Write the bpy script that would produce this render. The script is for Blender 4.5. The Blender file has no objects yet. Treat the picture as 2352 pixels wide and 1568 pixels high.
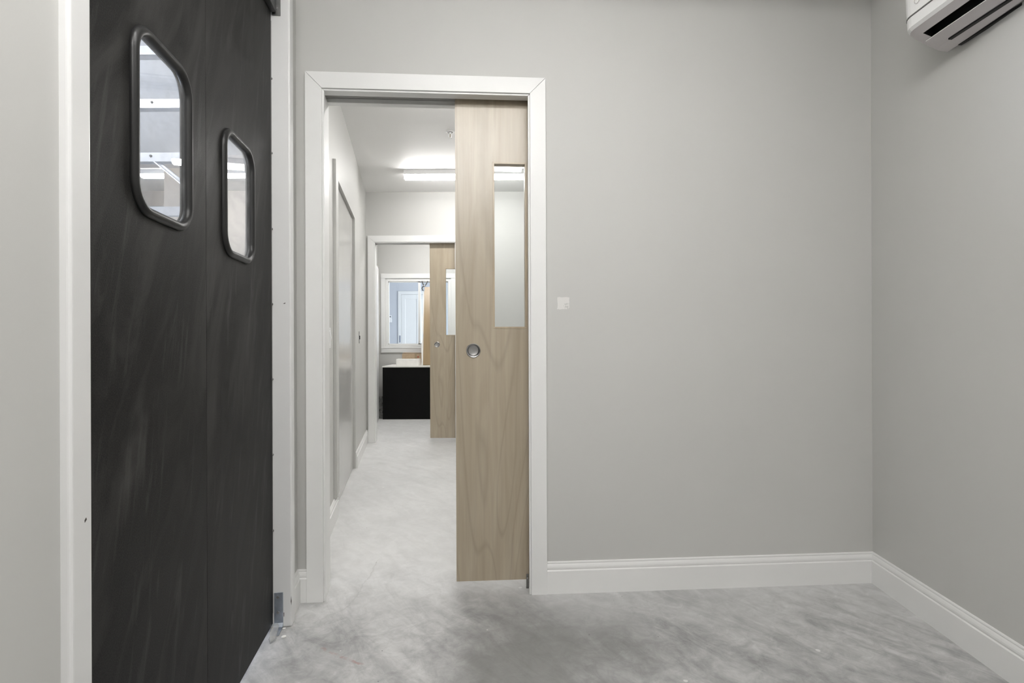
import bpy, bmesh, math, random
from mathutils import Matrix, Vector, noise as mnoise

random.seed(7)
S = bpy.context.scene
COL = S.collection

# ------------------------------------------------------------------ camera, world, exposure
cam_data = bpy.data.cameras.new('camera')
cam_data.sensor_width = 36.0
cam_data.lens = 36.0 * 1250.0 / 2352.0
cam_data.shift_y = -3.0 / 2352.0
cam_data.clip_start = 0.02
cam = bpy.data.objects.new('camera', cam_data)
COL.objects.link(cam)
cam.location = (0, 0, 1.07)
cam.rotation_euler = (math.pi / 2, 0.0035, 0)
S.camera = cam

world = bpy.data.worlds.new('world')
S.world = world
world.use_nodes = True
world.node_tree.nodes['Background'].inputs['Color'].default_value = (0.75, 0.85, 1.0, 1)
world.node_tree.nodes['Background'].inputs['Strength'].default_value = 1.0

S.view_settings.view_transform = 'Standard'
S.view_settings.look = 'None'
S.view_settings.gamma = 1.0
S.view_settings.use_curve_mapping = False
S.view_settings.exposure = 0.0
S.cycles.max_bounces = 10
S.cycles.diffuse_bounces = 6
S.cycles.transparent_max_bounces = 12
S.cycles.sample_clamp_indirect = 8.0

# brightness of the lamps and added fill strips (radiance of their diffusers) and of daylight
LAMP_ROOM = 92.0
FILL_FRONT = 52.0
FILL_BACK = 120.0
LAMP_CORRIDOR = 54.0
LAMP_FAR = 78.0
LAMP_SIDE = 40.0


def area_light(name, loc, direction, sx, sy, power, color):
    d = bpy.data.lights.new(name, 'AREA')
    d.shape = 'RECTANGLE'
    d.size, d.size_y = sx, sy
    d.energy = power
    d.color = color
    o = bpy.data.objects.new(name, d)
    COL.objects.link(o)
    o.location = loc
    o.rotation_euler = Vector(direction).to_track_quat('-Z', 'Y').to_euler()
    return o


# unseen area lights added in side openings, for bluish daylight in the rooms beyond
area_light('added_daylight_back', (0.55, 10.0, 1.5), (-1, 0, -0.05), 1.4, 1.6, 120, (0.87, 0.925, 1.0))
area_light('added_daylight_side', (-5.6, 2.4, 0.80), (1, -0.08, -0.06), 1.7, 1.1, 230, (0.74, 0.82, 1.0))

# ------------------------------------------------------------------ materials


class NT:
    def __init__(self, name):
        self.m = bpy.data.materials.new(name)
        self.m.use_nodes = True
        self.t = self.m.node_tree
        self.b = self.t.nodes['Principled BSDF']
        self.out = self.t.nodes['Material Output']

    def n(self, kind, **kw):
        x = self.t.nodes.new(kind)
        for k, v in kw.items():
            setattr(x, k, v)
        return x

    def l(self, a, b):
        self.t.links.new(a, b)

    def coords(self, scale=(1, 1, 1), rot=(0, 0, 0), loc=(0, 0, 0), kind='Object'):
        tc = self.n('ShaderNodeTexCoord')
        mp = self.n('ShaderNodeMapping')
        mp.inputs['Scale'].default_value = scale
        mp.inputs['Rotation'].default_value = rot
        mp.inputs['Location'].default_value = loc
        self.l(tc.outputs[kind], mp.inputs['Vector'])
        return mp.outputs['Vector']

    def streaks(self, size, rot):
        """coordinates turned by rot and then stretched by size along the turned axes"""
        tc = self.n('ShaderNodeTexCoord')
        mp = self.n('ShaderNodeMapping', vector_type='TEXTURE')
        mp.inputs['Scale'].default_value = size
        mp.inputs['Rotation'].default_value = rot
        self.l(tc.outputs['Object'], mp.inputs['Vector'])
        return mp.outputs['Vector']

    def noise(self, vec, scale, detail=4, rough=0.55, distortion=0.0):
        x = self.n('ShaderNodeTexNoise')
        x.inputs['Scale'].default_value = scale
        x.inputs['Detail'].default_value = detail
        x.inputs['Roughness'].default_value = rough
        x.inputs['Distortion'].default_value = distortion
        self.l(vec, x.inputs['Vector'])
        return x.outputs['Fac']

    def ramp(self, fac, stops):
        r = self.n('ShaderNodeValToRGB')
        e = r.color_ramp.elements
        while len(e) < len(stops):
            e.new(0.5)
        for i, (p, c) in enumerate(stops):
            e[i].position = p
            e[i].color = (c, c, c, 1) if isinstance(c, (int, float)) else (*c, 1)
        self.l(fac, r.inputs['Fac'])
        return r.outputs['Color']

    def mix(self, fac, a, b, mode='MIX'):
        x = self.n('ShaderNodeMix', data_type='RGBA', blend_type=mode)
        for sock, v in ((x.inputs[0], fac), (x.inputs[6], a), (x.inputs[7], b)):
            if isinstance(v, bpy.types.NodeSocket):
                self.l(v, sock)
            elif isinstance(v, (int, float)):
                sock.default_value = v
            else:
                sock.default_value = (*v, 1)
        return x.outputs[2]

    def math(self, op, a, b=None):
        x = self.n('ShaderNodeMath', operation=op)
        for sock, v in ((x.inputs[0], a), (x.inputs[1], b)):
            if v is None:
                continue
            if isinstance(v, bpy.types.NodeSocket):
                self.l(v, sock)
            else:
                sock.default_value = v
        return x.outputs[0]

    def bump(self, h, strength, dist=0.01):
        x = self.n('ShaderNodeBump')
        x.inputs['Strength'].default_value = strength
        x.inputs['Distance'].default_value = dist
        self.l(h, x.inputs['Height'])
        self.l(x.outputs['Normal'], self.b.inputs['Normal'])

    def set(self, **kw):
        for k, v in kw.items():
            self.b.inputs[k.replace('_', ' ')].default_value = v
        return self


def plain(name, col, rough=0.5, metal=0.0, var=0.06, scale=18, spec=0.5, bump=0.0):
    t = NT(name)
    v = t.coords()
    f = t.noise(v, scale, 4)
    c = t.ramp(f, [(0.25, tuple(x * (1 - var) for x in col)), (0.75, tuple(min(1, x * (1 + var)) for x in col))])
    t.l(c, t.b.inputs['Base Color'])
    t.set(Roughness=rough, Metallic=metal)
    t.b.inputs['Specular IOR Level'].default_value = spec
    if bump:
        t.bump(t.noise(v, 180, 3), bump, 0.002)
    return t.m


def wall_paint(name, col, patch=None):
    t = NT(name)
    v = t.coords()
    f = t.noise(v, 1.3, 5, 0.5)
    c = t.ramp(f, [(0.2, tuple(x * 0.975 for x in col)), (0.8, tuple(x * 1.02 for x in col))])
    if patch:
        # a dab of filler left unpainted on the wall, ragged at its lower right corner
        sx, hz, half = patch
        sep = t.n('ShaderNodeSeparateXYZ')
        t.l(v, sep.inputs[0])
        dx = t.math('ABSOLUTE', t.math('SUBTRACT', sep.outputs[0], sx))
        dz = t.math('ABSOLUTE', t.math('SUBTRACT', sep.outputs[2], hz))
        d = t.math('MAXIMUM', dx, dz)
        rag = t.math('MULTIPLY', t.math('SUBTRACT', t.noise(v, 90, 3), 0.5), 0.008)
        d = t.math('ADD', d, rag)
        inside = t.math('LESS_THAN', d, half)
        # scratches through the filler near its lower right corner
        ex = t.math('SUBTRACT', sep.outputs[0], sx + half * 0.62)
        ez = t.math('SUBTRACT', sep.outputs[2], hz - half * 0.55)
        r = t.math('SQRT', t.math('ADD', t.math('MULTIPLY', ex, ex), t.math('MULTIPLY', ez, ez)))
        scratch = t.math('MULTIPLY', t.math('LESS_THAN', r, half * 0.62), t.math('GREATER_THAN', t.noise(v, 150, 2), 0.5))
        inside = t.math('MULTIPLY', inside, t.math('SUBTRACT', 1.0, scratch))
        c = t.mix(inside, c, (0.66, 0.65, 0.63))
    t.l(c, t.b.inputs['Base Color'])
    t.set(Roughness=0.55)
    t.b.inputs['Specular IOR Level'].default_value = 0.3
    t.bump(t.noise(v, 320, 3), 0.05, 0.001)
    return t.m


GREY = (0.522, 0.520, 0.503)
M = {}
M['paint'] = wall_paint('grey wall paint', GREY)
M['paint_patch'] = wall_paint('grey wall paint with filler dab', GREY, (0.219, 1.226, 0.0255))
M['ceiling'] = wall_paint('white ceiling paint', (0.80, 0.795, 0.785))
M['trim'] = plain('white trim paint', (0.745, 0.745, 0.735), 0.40, var=0.015, scale=6)
M['trim_gloss'] = plain('glossy white paint', (0.76, 0.76, 0.76), 0.25, var=0.02, scale=5, spec=0.3)
M['door_grey'] = plain('satin grey door paint', (0.50, 0.493, 0.48), 0.22, var=0.03, scale=3)
M['post'] = plain('white post paint', (0.69, 0.69, 0.685), 0.30, var=0.02, scale=4)
M['chip'] = plain('dark chipped paint', (0.05, 0.045, 0.04), 0.8)
M['rubber'] = plain('black rubber gasket', (0.017, 0.017, 0.017), 0.36, var=0.1, spec=0.3)
M['galv'] = plain('galvanised steel', (0.42, 0.46, 0.52), 0.38, 0.85, var=0.18, scale=40)
M['dark_steel'] = plain('dark grey recess shade', (0.20, 0.20, 0.195), 0.42, 0.7, var=0.15, scale=60)
M['black_metal'] = plain('black painted metal', (0.012, 0.012, 0.012), 0.4)
M['steel'] = plain('brushed nickel', (0.42, 0.415, 0.41), 0.30, 1.0, var=0.05, scale=90)
M['aluminium'] = plain('ladder aluminium', (0.80, 0.82, 0.85), 0.35, 0.75, var=0.06, scale=30)
M['plastic'] = plain('white plastic', (0.80, 0.80, 0.80), 0.3, var=0.01)
M['ac_white'] = plain('air conditioner white plastic', (0.82, 0.82, 0.815), 0.28, var=0.01)
M['ac_under'] = plain('air conditioner grey plastic', (0.56, 0.53, 0.535), 0.4, var=0.02)
M['dark'] = plain('dark cavity', (0.006, 0.006, 0.006), 0.6)
M['black_panel'] = plain('black laminate panel', (0.0035, 0.0035, 0.0035), 0.55, spec=0.12)
M['counter_top'] = plain('pale countertop', (0.72, 0.70, 0.67), 0.45)
M['board_white'] = plain('white coated board', (0.80, 0.79, 0.76), 0.4)
M['cardboard'] = plain('brown cardboard', (0.40, 0.30, 0.20), 0.85, var=0.1, scale=30)
M['tape'] = plain('box tape', (0.28, 0.21, 0.13), 0.3)
M['red_print'] = plain('red carton print', (0.45, 0.05, 0.03), 0.6)
M['green_board'] = plain('grey green board', (0.21, 0.245, 0.215), 0.35, var=0.2, scale=2)
M['beige'] = plain('bare beige timber', (0.62, 0.55, 0.47), 0.6, var=0.12, scale=3)
M['warm_wall'] = plain('warm grey wall paint', (0.56, 0.52, 0.49), 0.6, var=0.05, scale=1.5)
M['blue_wall'] = plain('pale blue grey wall paint', (0.52, 0.54, 0.58), 0.6, var=0.02, scale=2)
M['screen'] = plain('remote display', (0.10, 0.11, 0.12), 0.2)
M['navy'] = plain('dark blue steel hinge', (0.10, 0.13, 0.22), 0.4, 0.3)


def sep_y(t, v):
    s = t.n('ShaderNodeSeparateXYZ')
    t.l(v, s.inputs[0])
    return s.outputs[1]


def concrete():
    t = NT('polished concrete')
    v = t.coords()
    big = t.noise(v, 1.1, 7, 0.62, 0.6)
    base = t.ramp(big, [(0.30, (0.30, 0.30, 0.297)), (0.5, (0.44, 0.44, 0.436)), (0.70, (0.55, 0.548, 0.543))])
    # trowel sweeps, running diagonally over the slab
    vs = t.streaks((0.62, 0.20, 1), (0, 0, math.radians(-52)))
    sweep = t.noise(vs, 1.5, 8, 0.66, 1.4)
    base = t.mix(0.72, base, t.ramp(sweep, [(0.3, 0.26), (0.5, 0.48), (0.70, 0.64)]), 'OVERLAY')
    fine = t.noise(v, 16, 8, 0.72, 0.8)
    base = t.mix(0.6, base, t.ramp(fine, [(0.3, 0.28), (0.55, 0.50), (0.75, 0.70)]), 'OVERLAY')
    # a dark cloud in front of the wooden door: burnish plus painted door shade
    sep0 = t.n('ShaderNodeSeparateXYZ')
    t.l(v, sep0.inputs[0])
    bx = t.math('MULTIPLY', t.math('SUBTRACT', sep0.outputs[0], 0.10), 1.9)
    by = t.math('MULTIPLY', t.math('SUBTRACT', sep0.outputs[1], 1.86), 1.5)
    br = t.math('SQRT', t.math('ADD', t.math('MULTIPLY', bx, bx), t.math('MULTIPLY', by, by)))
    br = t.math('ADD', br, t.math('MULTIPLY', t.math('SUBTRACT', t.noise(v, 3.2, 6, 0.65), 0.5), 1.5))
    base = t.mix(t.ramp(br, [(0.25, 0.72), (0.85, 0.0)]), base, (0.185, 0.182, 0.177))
    # slab colour paler toward the corridor, standing in for its brighter light
    corridor_lift = t.math('ADD', sep_y(t, v), t.math('MULTIPLY', t.math('SUBTRACT', t.noise(v, 2.6, 5), 0.5), 0.9))
    base = t.mix(t.ramp(t.math('MULTIPLY', corridor_lift, 0.25), [(0.49, 0.0), (0.66, 0.66)]), base, (0.66, 0.66, 0.655))
    # white paint dabs and dark pits
    vor = t.n('ShaderNodeTexVoronoi')
    vor.inputs['Scale'].default_value = 7.5
    wob = t.mix(0.06, v, t.n('ShaderNodeTexNoise').outputs['Color'])
    t.l(wob, vor.inputs['Vector'])
    dab = t.math('MULTIPLY', t.math('LESS_THAN', vor.outputs['Distance'], 0.055), t.math('GREATER_THAN', t.noise(v, 3.3, 3), 0.52))
    base = t.mix(t.math('MULTIPLY', dab, 0.7), base, (0.72, 0.72, 0.70))
    vor2 = t.n('ShaderNodeTexVoronoi')
    vor2.inputs['Scale'].default_value = 12
    t.l(v, vor2.inputs['Vector'])
    pit = t.math('MULTIPLY', t.math('LESS_THAN', vor2.outputs['Distance'], 0.03), t.math('GREATER_THAN', t.noise(v, 5.1, 2), 0.5))
    base = t.mix(t.math('MULTIPLY', pit, 0.75), base, (0.10, 0.10, 0.10))
    # a hairline crack curving out of the doorway
    sep = t.n('ShaderNodeSeparateXYZ')
    t.l(v, sep.inputs[0])
    px, py = sep.outputs[0], sep.outputs[1]
    wob2 = t.math('MULTIPLY', t.math('SUBTRACT', t.noise(v, 9, 4), 0.5), 0.07)
    q = t.math('MAXIMUM', t.math('SUBTRACT', 2.28, py), 0.0)
    curve = t.math('SUBTRACT', t.math('ADD', wob2, -0.655), t.math('MULTIPLY', t.math('MULTIPLY', q, q), 2.2))
    off = t.math('ABSOLUTE', t.math('SUBTRACT', px, curve))
    crack = t.math('MULTIPLY', t.math('LESS_THAN', off, 0.0035), t.math('MULTIPLY', t.math('GREATER_THAN', py, 2.06), t.math('LESS_THAN', py, 2.66)))
    base = t.mix(t.math('MULTIPLY', crack, 0.15), base, (0.20, 0.19, 0.185))
    # a rusty smear on the slab left of the doorway
    dxr, dyr = t.math('SUBTRACT', px, -0.585), t.math('SUBTRACT', py, 1.846)
    along = t.math('SUBTRACT', t.math('MULTIPLY', dxr, 0.87), t.math('MULTIPLY', dyr, 0.493))
    across = t.math('ADD', t.math('MULTIPLY', dxr, 0.493), t.math('MULTIPLY', dyr, 0.87))
    across = t.math('ADD', across, t.math('MULTIPLY', t.math('SUBTRACT', t.noise(v, 22, 3), 0.5), 0.03))
    rust = t.math('MULTIPLY', t.math('LESS_THAN', t.math('ABSOLUTE', along), 0.10), t.math('LESS_THAN', t.math('ABSOLUTE', across), 0.006))
    rust = t.math('MULTIPLY', rust, t.ramp(t.noise(v, 30, 4), [(0.4, 0.0), (0.7, 0.55)]))
    base = t.mix(rust, base, (0.33, 0.14, 0.10))
    t.l(base, t.b.inputs['Base Color'])
    rough = t.ramp(t.noise(v, 9, 5), [(0.3, 0.42), (0.7, 0.62)])
    t.l(rough, t.b.inputs['Roughness'])
    t.b.inputs['Specular IOR Level'].default_value = 0.35
    t.bump(t.noise(v, 60, 5), 0.08, 0.002)
    return t.m


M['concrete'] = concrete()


def scuffed_black():
    t = NT('scuffed charcoal door skin')
    v = t.coords()
    pebble = t.noise(v, 330, 2)
    # pale wiped streaks lower down, mostly upright and sweeping
    vs = t.streaks((0.16, 0.2, 0.62), (0, math.radians(22), 0))
    st = t.noise(vs, 1.35, 6, 0.55, 1.1)
    vt = t.streaks((0.05, 0.1, 0.40), (0, math.radians(12), 0))
    st2 = t.noise(vt, 1.3, 5, 0.6, 0.5)
    k = t.ramp(st, [(0.47, 0.0), (0.66, 1.0)])
    k2 = t.ramp(st2, [(0.56, 0.0), (0.74, 1.0)])
    base = t.ramp(pebble, [(0.38, (0.0050, 0.0049, 0.0046)), (0.68, (0.0170, 0.0166, 0.0158))])
    base = t.mix(t.math('MULTIPLY', k, 0.6), base, (0.050, 0.049, 0.047))
    base = t.mix(t.math('MULTIPLY', k2, 0.5), base, (0.070, 0.069, 0.066))
    t.l(base, t.b.inputs['Base Color'])
    r = t.ramp(st, [(0.4, 0.46), (0.7, 0.58)])
    t.l(r, t.b.inputs['Roughness'])
    t.b.inputs['Specular IOR Level'].default_value = 0.12
    t.bump(pebble, 0.16, 0.0015)
    return t.m


M['charcoal'] = scuffed_black()


def birch(name, tint=(1, 1, 1), edge=False):
    t = NT(name)
    v = t.coords((7.0, 7.0, 0.75))
    g = t.noise(v, 1.4, 6, 0.55, 2.2)
    vf = t.coords((90, 90, 1.8))
    f = t.noise(vf, 1.0, 4, 0.6)
    a, b, c = (0.325, 0.268, 0.192), (0.370, 0.312, 0.231), (0.415, 0.358, 0.275)
    a, b, c = [tuple(x * y for x, y in zip(q, tint)) for q in (a, b, c)]
    col = t.ramp(g, [(0.25, a), (0.5, b), (0.75, c)])
    # cathedral figure: fine contour lines of a stretched noise
    vk = t.coords((3.2, 3.2, 0.42), (0, 0, 0), (1.7, 0, 0.3))
    kk = t.noise(vk, 1.1, 2, 0.4, 0.8)
    fr = t.math('FRACT', t.math('MULTIPLY', kk, 11.0))
    line = t.ramp(fr, [(0.0, 1.0), (0.10, 0.0), (0.9, 0.0), (1.0, 1.0)])
    col = t.mix(t.math('MULTIPLY', line, 0.30), col, tuple(x * 0.62 for x in a))
    col = t.mix(0.22, col, t.ramp(f, [(0.3, 0.36), (0.7, 0.62)]), 'OVERLAY')
    t.l(col, t.b.inputs['Base Color'])
    t.set(Roughness=0.35)
    t.b.inputs['Specular IOR Level'].default_value = 0.8
    return t.m


M['birch'] = birch('clear coated birch veneer')
M['birch_edge'] = birch('birch edging strip', (1.04, 1.0, 0.94))
M['plank'] = birch('tan board', (0.70, 0.57, 0.37))


def emitter(name, strength, col=(1.0, 0.985, 0.965)):
    t = NT(name)
    t.b.inputs['Base Color'].default_value = (0.9, 0.9, 0.9, 1)
    t.b.inputs['Emission Color'].default_value = (*col, 1)
    t.b.inputs['Emission Strength'].default_value = strength
    return t.m


M['lamp_room'] = emitter('lit room diffuser', LAMP_ROOM)
M['fill_front'] = emitter('added front fill diffuser', FILL_FRONT)
M['fill_back'] = emitter('added back fill diffuser', FILL_BACK)
M['lamp_corridor'] = emitter('lit corridor diffuser', LAMP_CORRIDOR)
M['lamp_far'] = emitter('lit far room diffuser', LAMP_FAR)
M['lamp_side'] = emitter('lit side room diffuser', LAMP_SIDE)


def glass(name, tint=(0.96, 0.975, 0.975), refl=1.0, haze=0.0):
    t = NT(name)
    tr = t.n('ShaderNodeBsdfTransparent')
    tr.inputs['Color'].default_value = (*tint, 1)
    gl = t.n('ShaderNodeBsdfGlossy')
    gl.inputs['Roughness'].default_value = 0.01
    lw = t.n('ShaderNodeLayerWeight')
    lw.inputs['Blend'].default_value = 0.5
    f5 = t.math('POWER', lw.outputs['Facing'], 5.0)
    f2 = t.math('MULTIPLY', t.math('ADD', t.math('MULTIPLY', f5, 0.9), 0.042), refl)
    mx = t.n('ShaderNodeMixShader')
    t.l(f2, mx.inputs[0])
    t.l(tr.outputs[0], mx.inputs[1])
    t.l(gl.outputs[0], mx.inputs[2])
    last = mx.outputs[0]
    if haze:
        df = t.n('ShaderNodeBsdfDiffuse')
        df.inputs['Color'].default_value = (0.8, 0.8, 0.8, 1)
        v = t.coords((2.5, 2.5, 5), (0.3, 0.5, 0.2))
        hz = t.ramp(t.noise(v, 2.2, 7, 0.65, 1.5), [(0.45, haze * 0.35), (0.75, haze)])
        m2 = t.n('ShaderNodeMixShader')
        t.l(hz, m2.inputs[0])
        t.l(last, m2.inputs[1])
        t.l(df.outputs[0], m2.inputs[2])
        last = m2.outputs[0]
    t.l(last, t.out.inputs['Surface'])
    return t.m


M['glass'] = glass('clear door glass')
M['acrylic'] = glass('smeared acrylic vision panel', (0.93, 0.94, 0.945), 1.2, 0.16)
M['film'] = glass('clear plastic film', (0.93, 0.93, 0.92), 2.0, 0.35)

# ------------------------------------------------------------------ frames and mesh helpers


class Frame:
    """s runs along a wall, t goes into the wall, h is height"""

    def __init__(self, x, y, dx, dy):
        a = math.atan2(dy, dx)
        self.a = a
        self.m = Matrix.Translation((x, y, 0)) @ Matrix.Rotation(a, 4, 'Z')

    def at(self, s, t, h=0.0):
        return self.m @ Matrix.Translation((s, t, h))

    def pt(self, s, t, h=0.0):
        return self.m @ Vector((s, t, h))


W = Frame(0, 0, 1, 0)                                  # the world itself
FM = Frame(0, 2.295, 1, 0.067)                         # wall with the pocket door
FR = Frame(1.588, 2.402, -0.045, -1)                   # right hand wall
FL = Frame(-0.549, 0, -0.15, 1)                        # left wall with the traffic doors
FC = Frame(-0.445, 0, -0.1904, 1)                      # left wall of the corridor
FF = Frame(0, 5.726, 1, 0)                             # wall at the end of the corridor
FB = Frame(0, 8.06, 1, 0)                              # window wall of the far room
FZ = Frame(0, 11.7, 1, 0)                              # last wall, seen through the window


def box(bm, x0, x1, y0, y1, z0, z1, mi=0):
    v = [bm.verts.new((x, y, z)) for x in (x0, x1) for y in (y0, y1) for z in (z0, z1)]
    for q in ((0, 1, 3, 2), (4, 6, 7, 5), (0, 4, 5, 1), (2, 3, 7, 6), (0, 2, 6, 4), (1, 5, 7, 3)):
        f = bm.faces.new([v[i] for i in q])
        f.material_index = mi
    return v


def prism(bm, poly, a, b, axis='x', mi=0):
    """extrude a closed 2-D polygon between a and b along an axis; poly is in the other two axes, in x, y, z order"""
    def mk(p, q):
        if axis == 'x':
            return (q, p[0], p[1])
        if axis == 'y':
            return (p[0], q, p[1])
        return (p[0], p[1], q)
    va = [bm.verts.new(mk(p, a)) for p in poly]
    vb = [bm.verts.new(mk(p, b)) for p in poly]
    n = len(poly)
    fs = [bm.faces.new(va), bm.faces.new(vb[::-1])]
    for i in range(n):
        fs.append(bm.faces.new((va[i], vb[i], vb[(i + 1) % n], va[(i + 1) % n])))
    for f in fs:
        f.material_index = mi


def cyl(bm, c, d, r, length, n=20, r2=None):
    c, d = Vector(c), Vector(d).normalized()
    q = d.to_track_quat('Z', 'Y')
    r2 = r if r2 is None else r2
    va = [bm.verts.new(c + q @ Vector((r * math.cos(2 * math.pi * i / n), r * math.sin(2 * math.pi * i / n), 0))) for i in range(n)]
    vb = [bm.verts.new(c + d * length + q @ Vector((r2 * math.cos(2 * math.pi * i / n), r2 * math.sin(2 * math.pi * i / n), 0))) for i in range(n)]
    bm.faces.new(va[::-1])
    bm.faces.new(vb)
    for i in range(n):
        bm.faces.new((va[i], va[(i + 1) % n], vb[(i + 1) % n], vb[i]))


def lathe(bm, prof, c=(0, 0, 0), d=(0, 0, 1), n=32):
    """prof: list of (radius, height along d)"""
    c, d = Vector(c), Vector(d).normalized()
    q = d.to_track_quat('Z', 'Y')
    rings = []
    for r, h in prof:
        if r < 1e-6:
            rings.append([bm.verts.new(c + d * h)])
        else:
            rings.append([bm.verts.new(c + q @ Vector((r * math.cos(2 * math.pi * i / n), r * math.sin(2 * math.pi * i / n), h))) for i in range(n)])
    for a, b in zip(rings, rings[1:]):
        for i in range(n):
            j = (i + 1) % n
            if len(a) == 1 and len(b) > 1:
                bm.faces.new((a[0], b[i], b[j]))
            elif len(b) == 1 and len(a) > 1:
                bm.faces.new((a[i], a[j], b[0]))
            elif len(a) > 1:
                bm.faces.new((a[i], a[j], b[j], b[i]))


def link(name, bm, mats, mat4=None, parent=None, bevel=0.0, smooth=False, seg=2):
    bmesh.ops.recalc_face_normals(bm, faces=bm.faces[:])
    me = bpy.data.meshes.new(name)
    bm.to_mesh(me)
    bm.free()
    for m in (mats if isinstance(mats, (list, tuple)) else [mats]):
        me.materials.append(M[m])
    o = bpy.data.objects.new(name, me)
    COL.objects.link(o)
    if parent is not None:
        o.parent = parent
    elif mat4 is not None:
        o.matrix_world = mat4
    if smooth:
        for p in me.polygons:
            p.use_smooth = True
        if smooth == 'auto':
            try:
                me.set_sharp_from_angle(angle=math.radians(35))
            except Exception:
                pass
    if bevel:
        b = o.modifiers.new('bevel', 'BEVEL')
        b.width = bevel
        b.segments = seg
        b.limit_method = 'ANGLE'
        b.angle_limit = math.radians(40)
    return o


def tag(o, label, cat, group=None, kind=None):
    o['label'] = label
    o['category'] = cat
    if group:
        o['group'] = group
    if kind:
        o['kind'] = kind
    return o


def structure(o, label, cat):
    return tag(o, label, cat, None, 'structure')


def thing(name, label, cat, mat4, group=None, kind=None):
    o = bpy.data.objects.new(name, None)
    o.empty_display_size = 0.05
    COL.objects.link(o)
    o.matrix_world = mat4
    return tag(o, label, cat, group, kind)


def copy_tree(o, mat4, label):
    c = o.copy()
    COL.objects.link(c)
    c.matrix_world = mat4
    c['label'] = label
    for ch in list(o.children):
        d = ch.copy()
        COL.objects.link(d)
        d.parent = c
        for g in list(ch.children):
            e = g.copy()
            COL.objects.link(e)
            e.parent = d
    return c


def strip(s0, s1, t0, t1, h0, h1, *more):
    bm = bmesh.new()
    for a in ((s0, s1, t0, t1, h0, h1),) + more:
        box(bm, *a)
    return bm


# ------------------------------------------------------------------ the shell of the rooms
H_ROOM, H_COR, H_SIDE = 2.632, 2.632, 2.95

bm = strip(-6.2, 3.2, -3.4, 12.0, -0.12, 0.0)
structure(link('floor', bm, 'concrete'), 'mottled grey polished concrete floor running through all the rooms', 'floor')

# near room
bm = strip(-1.6, 2.0, -3.3, 2.43, H_ROOM, H_ROOM + 0.1)
structure(link('ceiling', bm, 'ceiling'), 'white ceiling of the near room above the doors', 'ceiling')

bm = bmesh.new()
J0, J1 = -0.775, 0.0735            # clear opening of the pocket door
TH, SL0, SL1 = 0.147, 0.052, 0.106
HD = 2.105
PK = 0.78                          # the pocket in the wall ends here
box(bm, -0.95, J0 - 0.045, 0, TH, 0, H_ROOM)
box(bm, J0 - 0.045, PK, 0, SL0, HD + 0.02, H_ROOM)
box(bm, J0 - 0.045, PK, SL1, TH, HD + 0.02, H_ROOM)
box(bm, J0 - 0.045, PK, SL0, SL1, HD + 0.10, H_ROOM)
box(bm, J1 + 0.02, PK, 0, SL0, 0, HD + 0.02)
box(bm, J1 + 0.02, PK, SL1, TH, 0, HD + 0.02)
box(bm, PK, 1.72, 0, TH, 0, H_ROOM)
structure(link('wall_front', bm, 'paint_patch', FM.m), 'light grey wall with the open wooden pocket door', 'wall')

bm = strip(-0.02, 5.7, 0, 0.12, 0, H_ROOM)
structure(link('wall_right', bm, 'paint', FR.m), 'plain light grey wall under the air conditioner', 'wall')

D0, D1, DM = 0.858, 2.052, 1.455     # traffic door opening along the left wall, and where the leaves meet
bm = bmesh.new()
box(bm, 0.02, 0.83, 0, 0.12, 0, H_ROOM)
box(bm, 2.09, 2.262, 0, 0.12, 0, H_ROOM)
box(bm, 0.83, 2.09, 0, 0.12, 2.44, H_ROOM)
structure(link('wall_left', bm, 'paint', FL.m), 'light grey wall holding the black double traffic doors', 'wall')

bm = strip(-1.5, -0.66, 0.0, 0.10, 0, H_ROOM, (-1.5, -1.4, -3.3, 0.0, 0, H_ROOM))
structure(link('wall_side', bm, 'paint', W.m), 'light grey side wall at the back of the near room', 'wall')
bm = strip(-1.5, 1.7, -3.3, -3.2, 0, H_ROOM)
structure(link('wall_back', bm, 'paint', W.m), 'light grey back wall of the near room', 'wall')

# corridor
cy = 1.0181
bm = strip(-1.75, 1.2, 2.43, 5.75, H_COR, H_COR + 0.1)
structure(link('ceiling_corridor', bm, 'ceiling'), 'white corridor ceiling with the strip light and sprinkler', 'ceiling')
R0, R1, RH = 3.395, 4.640, 2.095       # recess of the painted door along the corridor wall
bm = bmesh.new()
box(bm, 2.455, R0, 0, 0.1, 0, 2.95)
box(bm, R1, 8.30, 0, 0.1, 0, 2.95)
box(bm, R0, R1, 0, 0.1, RH, 2.95)
box(bm, R0, R1, 0.055, 0.1, 0, RH)
structure(link('wall_corridor', bm, 'paint', FC.m), 'light grey corridor wall with a painted door set into it', 'wall')
bm = strip(1.0, 1.1, 2.44, 5.73, 0, H_COR)
structure(link('wall_corridor_right', bm, 'paint'), 'light grey corridor wall hidden behind the near wooden door', 'wall')

K0, K1 = -1.441, -0.592               # far doorway
bm = bmesh.new()
PF = 0.10
box(bm, -1.62, K0 - 0.02, 0, TH, 0, H_COR)
box(bm, K0 - 0.02, PF, 0, SL0, HD + 0.02, H_COR)
box(bm, K0 - 0.02, PF, SL1, TH, HD + 0.02, H_COR)
box(bm, K0 - 0.02, PF, SL0, SL1, HD + 0.10, H_COR)
box(bm, K1 + 0.02, PF, 0, SL0, 0, HD + 0.02)
box(bm, K1 + 0.02, PF, SL1, TH, 0, HD + 0.02)
box(bm, PF, 1.1, 0, TH, 0, H_COR)
structure(link('wall_end', bm, 'paint', FF.m), 'pale wall at the end of the corridor with a second doorway', 'wall')

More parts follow.
